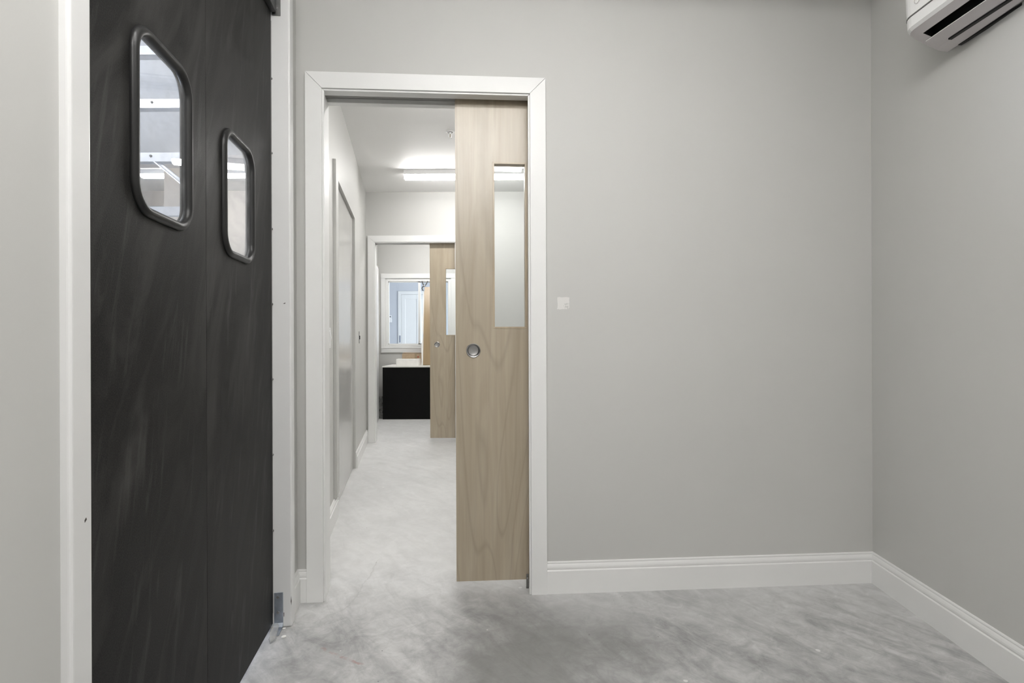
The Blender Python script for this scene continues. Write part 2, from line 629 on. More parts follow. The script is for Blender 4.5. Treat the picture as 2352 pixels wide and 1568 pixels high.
# far room
bm = strip(-2.2, 0.8, 5.87, 8.07, H_COR, H_COR + 0.1)
structure(link('ceiling_far', bm, 'ceiling'), 'white ceiling of the far room behind the second doorway', 'ceiling')
bm = strip(0.7, 0.8, 5.87, 8.07, 0, H_COR)
structure(link('wall_far_right', bm, 'paint'), 'light grey side wall of the far room', 'wall')
V0, V1, VB, VT = -1.874, -0.900, 0.972, 1.987     # window opening
bm = strip(-2.15, V0, 0, 0.13, 0, H_COR, (V1, 0.8, 0, 0.13, 0, H_COR), (V0, V1, 0, 0.13, 0, VB), (V0, V1, 0, 0.13, VT, H_COR))
structure(link('wall_window', bm, 'paint', FB.m), 'pale grey far wall holding the sliding window', 'wall')

# room seen through the window
bm = strip(-3.6, 0.9, 8.19, 11.9, 2.7, 2.8)
structure(link('ceiling_beyond', bm, 'ceiling'), 'white ceiling of the room beyond the sliding window', 'ceiling')
bm = strip(-3.6, 0.9, 0, 0.1, 0, 2.7)
structure(link('wall_beyond', bm, 'blue_wall', FZ.m), 'blue grey wall seen through the sliding window', 'wall')
bm = strip(-3.6, -3.5, 8.19, 11.7, 0, 2.7)
structure(link('wall_beyond_left', bm, 'blue_wall'), 'side wall of the room beyond the window', 'wall')
bm = strip(0.6, 0.7, 8.19, 9.3, 0, 2.7, (0.6, 0.7, 10.7, 11.7, 0, 2.7), (0.6, 0.7, 9.3, 10.7, 0, 0.7), (0.6, 0.7, 9.3, 10.7, 2.3, 2.7))  # unseen opening made for the added daylight
structure(link('wall_beyond_right', bm, 'blue_wall'), 'side wall with an opening added for daylight in the room beyond', 'wall')

# side room behind the black doors
bm = strip(-5.8, -0.5, -1.0, 7.0, H_SIDE, H_SIDE + 0.1)
structure(link('ceiling_side', bm, 'ceiling'), 'white ceiling of the storeroom behind the black doors', 'ceiling')
bm = strip(-5.8, -1.86, 6.8, 6.9, 0, H_SIDE)
structure(link('wall_side_end', bm, 'warm_wall'), 'warm grey storeroom wall seen through the black door windows', 'wall')
bm = strip(-5.8, -5.7, -1.0, 1.5, 0, H_SIDE, (-5.8, -5.7, 3.3, 6.9, 0, H_SIDE), (-5.8, -5.7, 1.5, 3.3, 0, 0.2), (-5.8, -5.7, 1.5, 3.3, 1.4, H_SIDE))  # opening set low so the added light passes under the black doors
structure(link('wall_side_left', bm, 'warm_wall'), 'storeroom wall with a low opening added for daylight', 'wall')
bm = strip(-5.8, -0.70, -1.1, -1.0, 0, H_SIDE)
structure(link('wall_side_back', bm, 'warm_wall'), 'warm grey back wall of the storeroom', 'wall')
bm = strip(-5.7, -1.66, 5.5, 5.62, H_SIDE - 0.09, H_SIDE)
structure(link('trim_9', bm, 'warm_wall'), 'warm grey ceiling beam in the storeroom', 'trim')

# ------------------------------------------------------------------ door casings and jambs


def casing(frame, name, i0, i1, top, o, label, z_ceil):
    """flat casing with a small inner bead, mitred at the two top corners, plus the jamb boards"""
    w, th = 0.0705, 0.018
    bm = bmesh.new()
    g = 0.0006

    def ring(a, b, t0, t1, h_in, cut=0.0):
        # left leg, head, right leg between offsets a (inner) and b (outer)
        pl = [(i0 - b, 0.0), (i0 - a, 0.0), (i0 - a, top + a - cut), (i0 - b, top + b - cut)]
        pr = [(i1 + a, 0.0), (i1 + b, 0.0), (i1 + b, top + b - cut), (i1 + a, top + a - cut)]
        ph = [(i0 - b + cut, top + b), (i0 - a + cut, top + a), (i1 + a - cut, top + a), (i1 + b - cut, top + b)]
        for p in (pl, ph, pr):
            prism(bm, p, t0, t1, 'y')
    ring(0.004, w, -th, 0.0, 0, g)
    ring(-0.004, 0.004, -0.010, 0.0, 0, g)
    a = structure(link(name, bm, 'trim', frame.m, bevel=0.0012), label, 'trim')
    # jamb boards, split for the sliding door on its pocket side, and a slotted head
    bm = bmesh.new()
    fl = 0.018                      # the left jamb stands slightly out of square
    prism(bm, [(i0, 0.0), (i0 - 0.018 - fl, 0.0), (i0 - 0.018 - fl, TH), (i0 - fl, TH)], 0, top, 'z')
    for t0, t1 in ((0.0, SL0 - 0.006), (SL1 + 0.006, TH)):
        box(bm, i0 - 0.02, i1 + 0.018, t0, t1, top, top + 0.018)
        box(bm, i1, i1 + 0.018, t0, t1, 0, top)
    b = link('jamb', bm, 'trim', None, a, bevel=0.001)
    bm = strip(i0 - 0.015, i1 + 0.60, SL0 + 0.012, SL1 - 0.012, top + 0.052, top + 0.084)
    c = link('door_track', bm, 'dark_steel', None, a)
    return a


casing(FM, 'trim_1', J0, J1, HD - 0.004, 0, 'white painted casing around the near wooden pocket door', H_ROOM)
casing(FF, 'trim_2', K0, K1, HD - 0.004, 0, 'white painted casing around the far doorway', H_COR)

# ------------------------------------------------------------------ baseboards
BASE = [(0, 0), (-0.0145, 0), (-0.0145, 0.096), (-0.0125, 0.0985), (-0.0105, 0.0995), (-0.0105, 0.102), (-0.0118, 0.106), (-0.0115, 0.112), (-0.0090, 0.119),
        (-0.0062, 0.1235), (-0.0062, 0.1255), (-0.0072, 0.128), (-0.0060, 0.1315), (-0.003, 0.133), (0, 0.133)]


def baseboard(name, frame, spans, label):
    bm = bmesh.new()
    for s0, s1, m0, m1 in spans:
        # m0, m1: how much each end is mitred (ends follow the depth of the profile)
        va = [bm.verts.new((s0 - m0 * t, t, h)) for t, h in BASE]
        vb = [bm.verts.new((s1 + m1 * t, t, h)) for t, h in BASE]
        n = len(BASE)
        bm.faces.new(va)
        bm.faces.new(vb[::-1])
        for i in range(n):
            bm.faces.new((va[i], vb[i], vb[(i + 1) % n], va[(i + 1) % n]))
    return structure(link(name, bm, 'trim', frame.m), label, 'baseboard')


baseboard('baseboard_front', FM, [(J1 + 0.071, 1.590, 0, 1), (-0.886, J0 - 0.071, 1, 0)], 'white ogee baseboard along the pocket door wall')
baseboard('baseboard_right', FR, [(0.0, 5.6, 1, 0)], 'white ogee baseboard below the air conditioner wall')
baseboard('baseboard_left', FL, [(2.107, 2.262, 0, 1)], 'short white baseboard between black doors and corner')
baseboard('baseboard_corridor', FC, [(2.46, R0 - 0.005, 0, 0), (R1 + 0.006, 5.83, 0, 0)], 'white baseboard along the left corridor wall')
baseboard('baseboard_end', FF, [(-1.535, K0 - 0.071, 0, 0), (K1 + 0.071, 1.0, 0, 0)], 'white baseboard on the end wall of the corridor')

# ------------------------------------------------------------------ wooden pocket doors


def pocket_door(name, mat4, label):
    """local x runs from the leading edge into the pocket, y into the wall"""
    d = thing(name, label, 'door', mat4, None, 'structure')
    x0, x1, y0, y1, z0, z1 = 0.0, 0.88, 0.0, 0.036, 0.034, HD + 0.042
    gx0, gx1, gz0, gz1 = 0.160, 0.3085, 1.120, 1.840
    bm = bmesh.new()
    hx, hz, hr = 0.0755, 1.026, 0.0265
    rims = [[(x0, z0), (x1, z0), (x1, z1), (x0, z1)], [(gx0, gz0), (gx1, gz0), (gx1, gz1), (gx0, gz1)],
            [(hx + hr * math.cos(a), hz + hr * math.sin(a)) for a in [2 * math.pi * i / 40 for i in range(40)]]]
    sheets = []
    for y in (y0, y1):
        vs = [[bm.verts.new((p[0], y, p[1])) for p in r] for r in rims]
        es = [bm.edges.new((r[i], r[(i + 1) % len(r)])) for r in vs for i in range(len(r))]
        bmesh.ops.triangle_fill(bm, use_beauty=True, use_dissolve=False, edges=es)
        sheets.append(vs)
    for ra, rb in zip(*sheets):
        for i in range(len(ra)):
            k = (i + 1) % len(ra)
            bm.faces.new((ra[i], ra[k], rb[k], rb[i]))
    link('panel', bm, 'birch', None, d)
    # edging strip let in around the glazed opening
    bm = bmesh.new()
    e, p = 0.0085, 0.0012
    prism(bm, [(gx0 - e * 0.0, gz0), (gx0 + e, gz0 + e), (gx0 + e, gz1 - e), (gx0, gz1)], -p, y1 + p, 'y')
    prism(bm, [(gx1, gz0), (gx1 - e, gz0 + e), (gx1 - e, gz1 - e), (gx1, gz1)], -p, y1 + p, 'y')
    prism(bm, [(gx0, gz0), (gx0 + e, gz0 + e), (gx1 - e, gz0 + e), (gx1, gz0)], -p, y1 + p, 'y')
    prism(bm, [(gx0, gz1), (gx0 + e, gz1 - e), (gx1 - e, gz1 - e), (gx1, gz1)], -p, y1 + p, 'y')
    link('glazing_bead', bm, 'birch_edge', None, d, bevel=0.0006)
    bm = strip(gx0 + 0.004, gx1 - 0.004, 0.018, 0.021, gz0 + 0.004, gz1 - 0.004)
    link('glass_pane', bm, 'glass', None, d)
    # round recessed pull
    bm = bmesh.new()
    lathe(bm, [(0.0305, 0.0), (0.0305, 0.0022), (0.0285, 0.0036), (0.0262, 0.0030), (0.0252, 0.0005), (0.0245, -0.0045), (0.021, -0.0085), (0.012, -0.0100), (0.0, -0.0103)],
          (0.0755, -0.0004, 1.026), (0, -1, 0), 48)
    ph = link('pull_handle', bm, 'steel', None, d, smooth='auto')
    ph['label'] = 'round brushed nickel flush pull'
    return d


door_a = pocket_door('door_3', FM.at(-0.2385, 0.060), 'near birch pocket door with narrow glass, half slid out of the wall')
door_b = pocket_door('door_4', FF.at(-0.8720, 0.060), 'far birch pocket door in the second doorway beyond the corridor')

# door guide on the pocket side of the near doorway
g = thing('door_guide', 'small metal floor guide at the foot of the near doorway jamb', 'door guide', FM.at(J1 - 0.006, 0.047, 0.0))
bm = strip(-0.006, 0.004, 0, 0.003, 0.0, 0.062, (-0.006, 0.004, 0, 0.012, 0, 0.004))
link('bracket', bm, 'dark_steel', None, g, bevel=0.0008)
bm = bmesh.new()
cyl(bm, (-0.001, 0.0, 0.045), (0, -1, 0), 0.0035, 0.002, 12)
link('screw', bm, 'steel', None, g)

# ------------------------------------------------------------------ black double traffic doors


def round_rect(x0, x1, z0, z1, r, n=10):
    pts = []
    for cx, cz, a0 in ((x1 - r, z1 - r, 0), (x0 + r, z1 - r, 90), (x0 + r, z0 + r, 180), (x1 - r, z0 + r, 270)):
        for i in range(n + 1):
            a = math.radians(a0 + 90.0 * i / n)
            pts.append((cx + r * math.cos(a), cz + r * math.sin(a)))
    return pts


def traffic_leaf(name, s_hinge, s_meet, w, label):
    """w = (s0, s1, h0, h1), the outer outline of the window gasket; local x is s - s_hinge"""
    d = thing(name, label, 'door', FL.at(s_hinge, 0.040), None, 'structure')
    a, b = sorted((0.0, s_meet - s_hinge))
    zb, zt, th = 0.020, 2.40, 0.013
    x0, x1, z0, z1 = w[0] - s_hinge, w[1] - s_hinge, w[2], w[3]
    k = 0.020
    hole = round_rect(x0 + k, x1 - k, z0 + k, z1 - k, 0.050)
    bm = bmesh.new()
    outer = [(a, zb), (b, zb), (b, zt), (a, zt)]
    # front and back sheets with the hole, joined at their rims
    loops = []
    for y in (0.0, th):
        vo = [bm.verts.new((p[0], y, p[1])) for p in outer]
        vh = [bm.verts.new((p[0], y, p[1])) for p in hole]
        eo = [bm.edges.new((vo[i], vo[(i + 1) % 4])) for i in range(4)]
        eh = [bm.edges.new((vh[i], vh[(i + 1) % len(vh)])) for i in range(len(vh))]
        bmesh.ops.triangle_fill(bm, use_beauty=True, use_dissolve=False, edges=eo + eh)
        loops.append((vo, vh))
    for q in (0, 1):
        n = len(loops[0][q])
        for i in range(n):
            bm.faces.new((loops[0][q][i], loops[0][q][(i + 1) % n], loops[1][q][(i + 1) % n], loops[1][q][i]))
    link('panel', bm, 'charcoal', None, d)
    # moulded rubber surround: its section swept round the opening on both faces
    bm = bmesh.new()
    sec = [(0.0, 0.002), (0.0015, -0.005), (0.006, -0.0100), (0.011, -0.0120), (0.016, -0.0115), (0.0205, -0.0075), (0.0225, -0.003), (0.0225, 0.002), (0.0215, 0.006),
           (0.016, th - 0.003), (0.012, th + 0.004), (0.009, th + 0.006), (0.006, th + 0.0055), (0.0, th + 0.002), (0.0, th - 0.002), (0.017, th - 0.005), (0.018, 0.003)]
    rings = []
    for off, y in sec:
        rings.append([bm.verts.new((p[0], y, p[1])) for p in round_rect(x0 + off, x1 - off, z0 + off, z1 - off, max(0.070 - off, 0.03))])
    m = len(rings)
    for i in range(m):
        p, q = rings[i], rings[(i + 1) % m]
        n = len(p)
        for j in range(n):
            bm.faces.new((p[j], p[(j + 1) % n], q[(j + 1) % n], q[j]))
    link('window_gasket', bm, 'rubber', None, d, smooth=True)
    bm = bmesh.new()
    k = 0.0215
    prism(bm, round_rect(x0 + k, x1 - k, z0 + k, z1 - k, 0.043), 0.0005, 0.0035, 'y')
    wp = link('vision_panel', bm, 'acrylic', None, d)
    wp['label'] = 'smeared clear window in the black door leaf'
    return d


leaf_a = traffic_leaf('door_1', D0, DM - 0.001, (1.0865, 1.3575, 1.327, 1.722), 'nearer black traffic door leaf with the larger looking window')
leaf_b = traffic_leaf('door_2', D1, DM + 0.001, (1.562, 1.834, 1.316, 1.695), 'farther black traffic door leaf beside the white hinge post')
# hinge edge trim and its rivets on the farther leaf
bm = strip(-0.0035, 0.0005, -0.0015, 0.03, 0.06, 2.26)
link('hinge_strip', bm, 'dark_steel', None, leaf_b)
for h in (2.045, 1.768, 1.486, 1.207, 0.928, 0.648, 0.366):
    bm = bmesh.new()
    lathe(bm, [(0.0045, 0.0), (0.0042, 0.0022), (0.002, 0.004), (0, 0.0044)], (-0.002, -0.0015, h), (0, -1, 0), 12)
    link('rivet', bm, 'dark_steel', None, leaf_b, smooth=True)
# black channel across the head of the farther leaf
bm = strip(-0.50, -0.004, -0.020, 0.0, 2.290, 2.372)
link('head_channel', bm, 'black_metal', None, leaf_b, bevel=0.002)


def post(name, s0, s1, t0, label, plates):
    p = structure(link(name, strip(s0, s1, t0, 0.125, 0.0, 2.46), 'post', FL.m, bevel=0.006, seg=4), label, 'door post')
    return p


post_a = post('trim_3', 0.8147, 0.867, -0.015, 'white rounded post on the near side of the black doors', 0)
post_b = post('trim_4', 2.058, 2.107, -0.0265, 'white rounded post on the far side of the black doors', 0)
bm = strip(0.8147, 2.107, -0.02, 0.125, 2.405, 2.47)
structure(link('trim_5', bm, 'post', FL.m, bevel=0.004), 'white head board over the black doors', 'trim')


def chip(parent, frame_pts):
    bm = bmesh.new()
    vs = [bm.verts.new(p) for p in frame_pts]
    f = bm.faces.new(vs)
    r = bmesh.ops.extrude_face_region(bm, geom=[f])
    return bm, [v for v in r['geom'] if isinstance(v, bmesh.types.BMVert)]


def chip_on(parent, pts, push):
    bm, vs = chip(parent, pts)
    for v in vs:
        v.co += Vector(push)
    o = link('paint_chip', bm, 'chip', None, parent)
    o['label'] = 'dark chip in the white paint'
    return o


# chips: on the near post's room face, and on the far post's faces
chip_on(post_a, [(0.846, -0.0153, 0.791), (0.851, -0.0153, 0.7945), (0.8495, -0.0153, 0.798), (0.8455, -0.0153, 0.795)], (0, 0.0006, 0))
chip_on(post_b, [(2.0577, -0.006, 1.209), (2.0577, 0.002, 1.209), (2.0577, -0.007, 1.214)], (0.0006, 0, 0))
chip_on(post_b, [(2.0577, -0.024, 0.115), (2.0577, -0.0225, 0.095), (2.0577, -0.0245, 0.08), (2.0577, -0.0255, 0.097)], (0.0006, 0, 0))
chip_on(post_b, [(2.0577, 0.001, 0.055), (2.0577, 0.0035, 0.055), (2.0577, 0.003, 0.040), (2.0577, 0.0012, 0.040)], (0.0006, 0, 0))

# pivot brackets screwed to the far post
br = thing('pivot_bracket', 'galvanised pivot bracket screwed to the white post at floor level', 'bracket', FL.at(2.058, 0.040, 0.0), 'pivot brackets of the black doors')
bm = bmesh.new()
box(bm, -0.003, -0.0002, -0.036, -0.004, 0.02, 0.132)
prism(bm, [(-0.003, 0.020), (-0.0002, 0.020), (-0.0002, 0.004), (-0.062, 0.001), (-0.062, 0.004), (-0.012, 0.0075)], -0.036, -0.004, 'y')
link('plate', bm, 'galv', None, br, bevel=0.0012)
for h, y in ((0.115, -0.017), (0.058, -0.018)):
    bm = bmesh.new()
    lathe(bm, [(0.0055, 0), (0.0050, 0.0015), (0.0018, 0.0016), (0.0012, 0.0004), (0, 0.0003)], (-0.003, y, h), (-1, 0, 0), 16)
    link('screw', bm, 'steel', None, br, smooth='auto')
br2 = thing('pivot_bracket', 'dull steel pivot bracket at the head of the white post', 'bracket', FL.at(2.058, 0.040, 2.283), 'pivot brackets of the black doors')
bm = strip(-0.003, -0.0002, -0.034, -0.003, 0.0, 0.11)
link('plate', bm, 'dark_steel', None, br2, bevel=0.002)
bm = bmesh.new()
lathe(bm, [(0.0048, 0), (0.0044, 0.0012), (0.002, 0.0012), (0, 0.0004)], (-0.003, -0.023, 0.026), (-1, 0, 0), 16)
link('screw', bm, 'steel', None, br2)

# clear plastic scrap and plaster crumb on the floor by the bracket
pc = FL.pt(2.0, 0.022, 0)
bm = bmesh.new()
pts = [(-0.05, 0.0), (-0.02, 0.014), (0.02, 0.016), (0.05, 0.004), (0.03, -0.012), (-0.03, -0.014)]
for i in range(2):
    vs = [bm.verts.new((x + random.uniform(-.004, .004), y * (1 - .3 * i), 0.001 + (0.02 * i + random.uniform(0, .01)) * (1 if x > -0.03 else 0.2))) for x, y in pts]
    bm.faces.new(vs)
for i in range(6):
    pass
bmesh.ops.triangulate(bm, faces=bm.faces[:])
bmesh.ops.solidify(bm, geom=bm.faces[:], thickness=0.0006)
tag(link('plastic_scrap', bm, 'film', FL.at(1.995, 0.02, 0.0)), 'crumpled clear plastic scrap at the foot of the black door', 'plastic scrap')


def crumb(name, x, y, r, label):
    bm = bmesh.new()
    bmesh.ops.create_icosphere(bm, subdivisions=2, radius=r)
    for v in bm.verts:
        k = 1 + 0.35 * mnoise.noise(v.co * 90 + Vector((x * 7, y * 5, 0)))
        v.co = Vector((v.co.x * 1.5 * k, v.co.y * 0.9 * k, max(-r * 0.55, v.co.z * 0.75 * k)))
    tag(link(name, bm, 'board_white', Matrix.Translation((x, y, r * 0.5)) @ Matrix.Rotation(0.5, 4, 'Z'), smooth=True), label, 'crumb')


crumb('plaster_crumb', -0.829, 1.965, 0.0055, 'white plaster crumb on the floor in front of the bracket')
crumb('plaster_crumb', -0.852, 2.022, 0.0040, 'tiny white crumb lying against the foot of the post')

# ------------------------------------------------------------------ painted door set into the corridor wall
d5 = thing('door_5', 'grey painted door set flush in the left corridor wall', 'door', FC.at(R0, 0.0), None, 'structure')
bm = strip(0.004, R1 - R0 - 0.004, 0.021, 0.050, 0.006, RH - 0.004)
link('panel', bm, 'door_grey', None, d5)
bm = strip(-0.112, -0.002, -0.019, 0.0, 0.135, 2.150)
structure(link('trim_6', bm, 'paint', FC.at(R0, 0.0), bevel=0.002), 'grey upright board beside the painted corridor door', 'trim')

# switch plates
sw = thing('light_switch', 'white light switch plate on the corridor wall beside the painted door', 'light switch', FC.at(3.095, 0.0, 1.087))
bm = strip(-0.036, 0.036, -0.0065, 0.0, -0.057, 0.057)
link('plate', bm, 'plastic', None, sw, bevel=0.003)
bm = strip(-0.017, 0.017, -0.0085, -0.006, -0.033, 0.033)
link('frame', bm, 'plastic', None, sw, bevel=0.001)
bm = bmesh.new()
prism(bm, [(-0.008, -0.026), (-0.0135, 0.0), (-0.0095, 0.026)], -0.0145, 0.0145, 'x')
link('rocker', bm, 'plastic', None, sw)
for h in (-0.048, 0.048):
    bm = bmesh.new()
    cyl(bm, (0, -0.0065, h), (0, -1, 0), 0.003, 0.001, 10)
    link('screw', bm, 'steel', None, sw)
fp = thing('flush_latch', 'dark steel latch plate on the corridor wall near the far doorway', 'latch', FC.at(5.005, 0.0, 1.10))
bm = strip(-0.018, 0.018, -0.003, 0.0, -0.054, 0.054)
link('plate', bm, 'dark_steel', None, fp, bevel=0.001)
bm = strip(-0.010, 0.010, -0.009, -0.002, -0.018, 0.016)
link('latch', bm, 'dark', None, fp, bevel=0.002)

# ------------------------------------------------------------------ strip lights


def strip_light(mat4, label, lamp, length=1.2, width=0.09):
    """origin at the ceiling, at the middle of the fixture; local x along it"""
    t = thing('ceiling_light', label, 'light', mat4, 'white strip lights')
    hl, hw = length / 2, width / 2
    bm = strip(-hl, hl, -hw, hw, -0.043, 0.0)
    link('housing', bm, 'plastic', None, t, bevel=0.002)
    bm = bmesh.new()
    prof = [(-hw * 0.90, -0.043), (-hw * 0.90, -0.060), (-hw * 0.80, -0.073), (-hw * 0.6, -0.078), (hw * 0.6, -0.078), (hw * 0.80, -0.073), (hw * 0.90, -0.060), (hw * 0.90, -0.043)]
    prism(bm, prof, -hl + 0.004, hl - 0.004, 'x')
    link('diffuser', bm, lamp, None, t)
    for sgn in (-1, 1):
        bm = bmesh.new()
        prism(bm, prof, sgn * (hl - 0.004), sgn * hl, 'x')
        link('end_cap', bm, 'plastic', None, t)
    return t


strip_light(W.at(-0.385, 5.013, H_COR), 'lit white strip light on the corridor ceiling', 'lamp_corridor')
strip_light(W.at(-0.19, 0.0, H_ROOM), 'lit white strip light overhead in the near room, mirrored in the door glass', 'lamp_room')
strip_light(W.at(0.16, 0.90, H_ROOM), 'unseen white strip light added near the pocket door wall', 'fill_front')  # out of view, added to brighten the upper pocket door wall
strip_light(W.at(0.05, 3.15, H_COR), 'unseen white strip light added just inside the near doorway', 'lamp_corridor')  # out of view, added to brighten the corridor floor
strip_light(W.at(-0.62, -1.05, H_ROOM), 'unseen white strip light added at the back of the near room', 'fill_back')  # out of view, added to lift the right wall
strip_light(W.at(-0.9, 7.0, H_COR), 'lit white strip light inside the far room', 'lamp_far')
strip_light(W.at(-3.47, 6.0, H_SIDE), 'lit white strip light seen through the black door windows', 'lamp_side')
strip_light(W.at(-2.6, 2.2, H_SIDE), 'lit white strip light nearer the black doors in the storeroom', 'lamp_side')

# sprinkler head
sp = thing('sprinkler_head', 'white sprinkler head on the corridor ceiling beside the wooden door', 'sprinkler', W.at(-0.458, 4.08, H_COR))
bm = bmesh.new()
lathe(bm, [(0.0, -0.002), (0.012, -0.002), (0.026, -0.004), (0.031, -0.001), (0.032, 0.0)], (0, 0, 0), (0, 0, 1), 32)
link('escutcheon', bm, 'plastic', None, sp, smooth=True)
bm = bmesh.new()
lathe(bm, [(0.0, -0.0045), (0.021, -0.0045), (0.023, -0.003)], (0, 0, 0), (0, 0, 1), 28)
link('recess_shade', bm, 'dark_steel', None, sp)  # flat dark disc, painted shade of a recess
bm = bmesh.new()
cyl(bm, (0, 0, -0.016), (0, 0, 1), 0.008, 0.0115, 16)
for sgn in (-1, 1):
    prism(bm, [(sgn * 0.007, -0.014), (sgn * 0.013, -0.018), (sgn * 0.012, -0.038), (sgn * 0.004, -0.047), (sgn * 0.003, -0.043), (sgn * 0.009, -0.036), (sgn * 0.009, -0.020)], -0.0022, 0.0022, 'y')
link('yoke', bm, 'plastic', None, sp)
bm = bmesh.new()
cyl(bm, (0, 0, -0.041), (0, 0, 1), 0.0024, 0.026, 10)
link('bulb', bm, 'tape', None, sp)
bm = bmesh.new()
cyl(bm, (0, 0, -0.050), (0, 0, 1), 0.0135, 0.002, 20)
link('deflector', bm, 'plastic', None, sp)

# ------------------------------------------------------------------ air conditioner
AC = Frame(1.562, 1.930, 0.045, -1)      # along its back, toward the camera
ac = thing('air_conditioner', 'white split air conditioner high on the right wall', 'air conditioner', AC.at(0, 0, 2.085))
# section (outward from the wall, height)
front = 0.190


L_AC = 0.84


def plan(s):
    e = min(s, L_AC - s)
    r = 0.055
    if e >= r:
        return 1.0
    u = 1 - e / r
    return 1.0 - 0.30 * (1 - math.sqrt(max(0.0, 1 - u * u)))


# body: lofted casing with closed end cheeks, outlet cut from it
stations = [0.0, 0.004, 0.010, 0.018, 0.028, 0.040, 0.055]
stations = stations + [L_AC - q for q in reversed(stations)]
solid = [(0.0, 0.010), (0.020, 0.0), (0.066, 0.0045), (0.111, 0.0185), (0.150, 0.0335), (0.180, 0.0475), (front, 0.0560), (front + 0.003, 0.092), (front + 0.012, 0.26), (front - 0.01, 0.292), (0.0, 0.292)]
under_idx = {0, 1, 2, 3, 4}
S0, S1 = 0.040, L_AC - 0.040
bm = bmesh.new()
rings = []
for s in stations:
    k = plan(s)
    back = 0.09 * max(0.0, s - 0.02)      # the back follows the wall
    rings.append([bm.verts.new((s, -max(p * k, back), h)) for p, h in solid])
n = len(solid)
bm.faces.new(rings[0])
bm.faces.new(rings[-1][::-1])
for ri, (a, b) in enumerate(zip(rings, rings[1:])):
    for i in range(n):
        j = (i + 1) % n
        if ri == len(stations) // 2 - 1 and i == 3:
            continue                       # open mouth of the air outlet
        f = bm.faces.new((a[i], b[i], b[j], a[j]))
        f.material_index = 1 if i in under_idx else 0
# walls of the outlet throat
a, b = rings[len(stations) // 2 - 1], rings[len(stations) // 2]
deep = [bm.verts.new((S0, -0.100, 0.10)), bm.verts.new((S1, -0.100, 0.10)), bm.verts.new((S1, -0.140, 0.11)), bm.verts.new((S0, -0.140, 0.11))]
for q in ((a[3], b[3], deep[1], deep[0]), (b[3], b[4], deep[2], deep[1]), (b[4], a[4], deep[3], deep[2]), (a[4], a[3], deep[0], deep[3]), tuple(deep)):
    f = bm.faces.new(q)
    f.material_index = 2
link('casing', bm, ['ac_white', 'ac_under', 'dark'], None, ac)
# vane hanging in the mouth
bm = bmesh.new()
prism(bm, [(-0.123, 0.0170), (-0.122, 0.0200), (-0.082, 0.0085), (-0.081, 0.0055)], 0.034, L_AC - 0.034, 'x')
bm.faces.ensure_lookup_table()
bm.faces[2].material_index = 1
link('vane', bm, ['ac_under', 'ac_white'], None, ac)
# dark slit behind the vane and along the back edge
bm = strip(0.075, L_AC - 0.075, -0.0775, -0.0655, 0.0015, 0.0068)
link('slit', bm, 'dark', None, ac)
bm = strip(0.05, L_AC - 0.02, -0.020, -0.008, -0.0025, 0.006)
link('back_clip', bm, 'dark', None, ac)
# seam of the front panel and its round badge
bm = bmesh.new()
pr = []
for s in stations:
    k = plan(s)
    pr.append((s, -(front + 0.0036) * k))
va = [bm.verts.new((s, y - 0.0012, 0.088)) for s, y in pr]
vb = [bm.verts.new((s, y - 0.0012, 0.0925)) for s, y in pr]
vc = [bm.verts.new((s, y + 0.004, 0.0925)) for s, y in pr]
vd = [bm.verts.new((s, y + 0.004, 0.088)) for s, y in pr]
for i in range(len(pr) - 1):
    for p, q in ((va, vb), (vb, vc), (vc, vd), (vd, va)):
        bm.faces.new((p[i], p[i + 1], q[i + 1], q[i]))
bm.faces.new((va[0], vb[0], vc[0], vd[0]))
bm.faces.new((va[-1], vb[-1], vc[-1], vd[-1]))
link('panel_seam', bm, 'dark_steel', None, ac)
bm = bmesh.new()
lathe(bm, [(0.012, 0), (0.012, 0.0012), (0.0095, 0.0012), (0.0095, 0.0)], (0.085, -(front + 0.0048), 0.128), (0, -1, 0), 32)
link('badge', bm, 'ac_under', None, ac)
bm = strip(0.10, L_AC - 0.04, -0.03, 0.004, 0.03, 0.27)
link('mounting_plate', bm, 'galv', None, ac)

# ------------------------------------------------------------------ sliding window of the far room
w1 = thing('window_1', 'white sliding window in the far room wall', 'window', FB.at(0, 0, 0), None, 'structure')
bm = bmesh.new()
OL, OR_, OB, OT = -1.936, -0.836, 0.893, 2.060
for p in ([(OL, OB), (V0, VB), (V0, VT), (OL, OT)], [(OR_, OB), (OR_, OT), (V1, VT), (V1, VB)],
          [(OL, OT), (V0, VT), (V1, VT), (OR_, OT)], [(OL, OB), (OR_, OB), (V1, VB), (V0, VB)]):
    prism(bm, p, -0.018, 0.0, 'y')
link('casing', bm, 'trim', None, w1, bevel=0.002)
bm = strip(OL + 0.004, OR_ - 0.004, -0.024, -0.018, VT + 0.004, VT + 0.016, (OL + 0.004, OR_ - 0.004, -0.024, -0.018, VB - 0.016, VB - 0.004))
link('moulding', bm, 'trim', None, w1, bevel=0.002)
bm = bmesh.new()
a, c = 0.042, 0.0
box(bm, V0, V0 + a, 0.0, 0.09, VB, VT)
box(bm, V1 - a, V1, 0.0, 0.09, VB, VT)
box(bm, V0 + a, V1 - a, 0.0, 0.09, VT - a, VT)
box(bm, V0 + a, V1 - a, 0.0, 0.09, VB, VB + a)
link('frame', bm, 'trim', None, w1, bevel=0.002)
mx = (V0 + V1) / 2 + 0.012
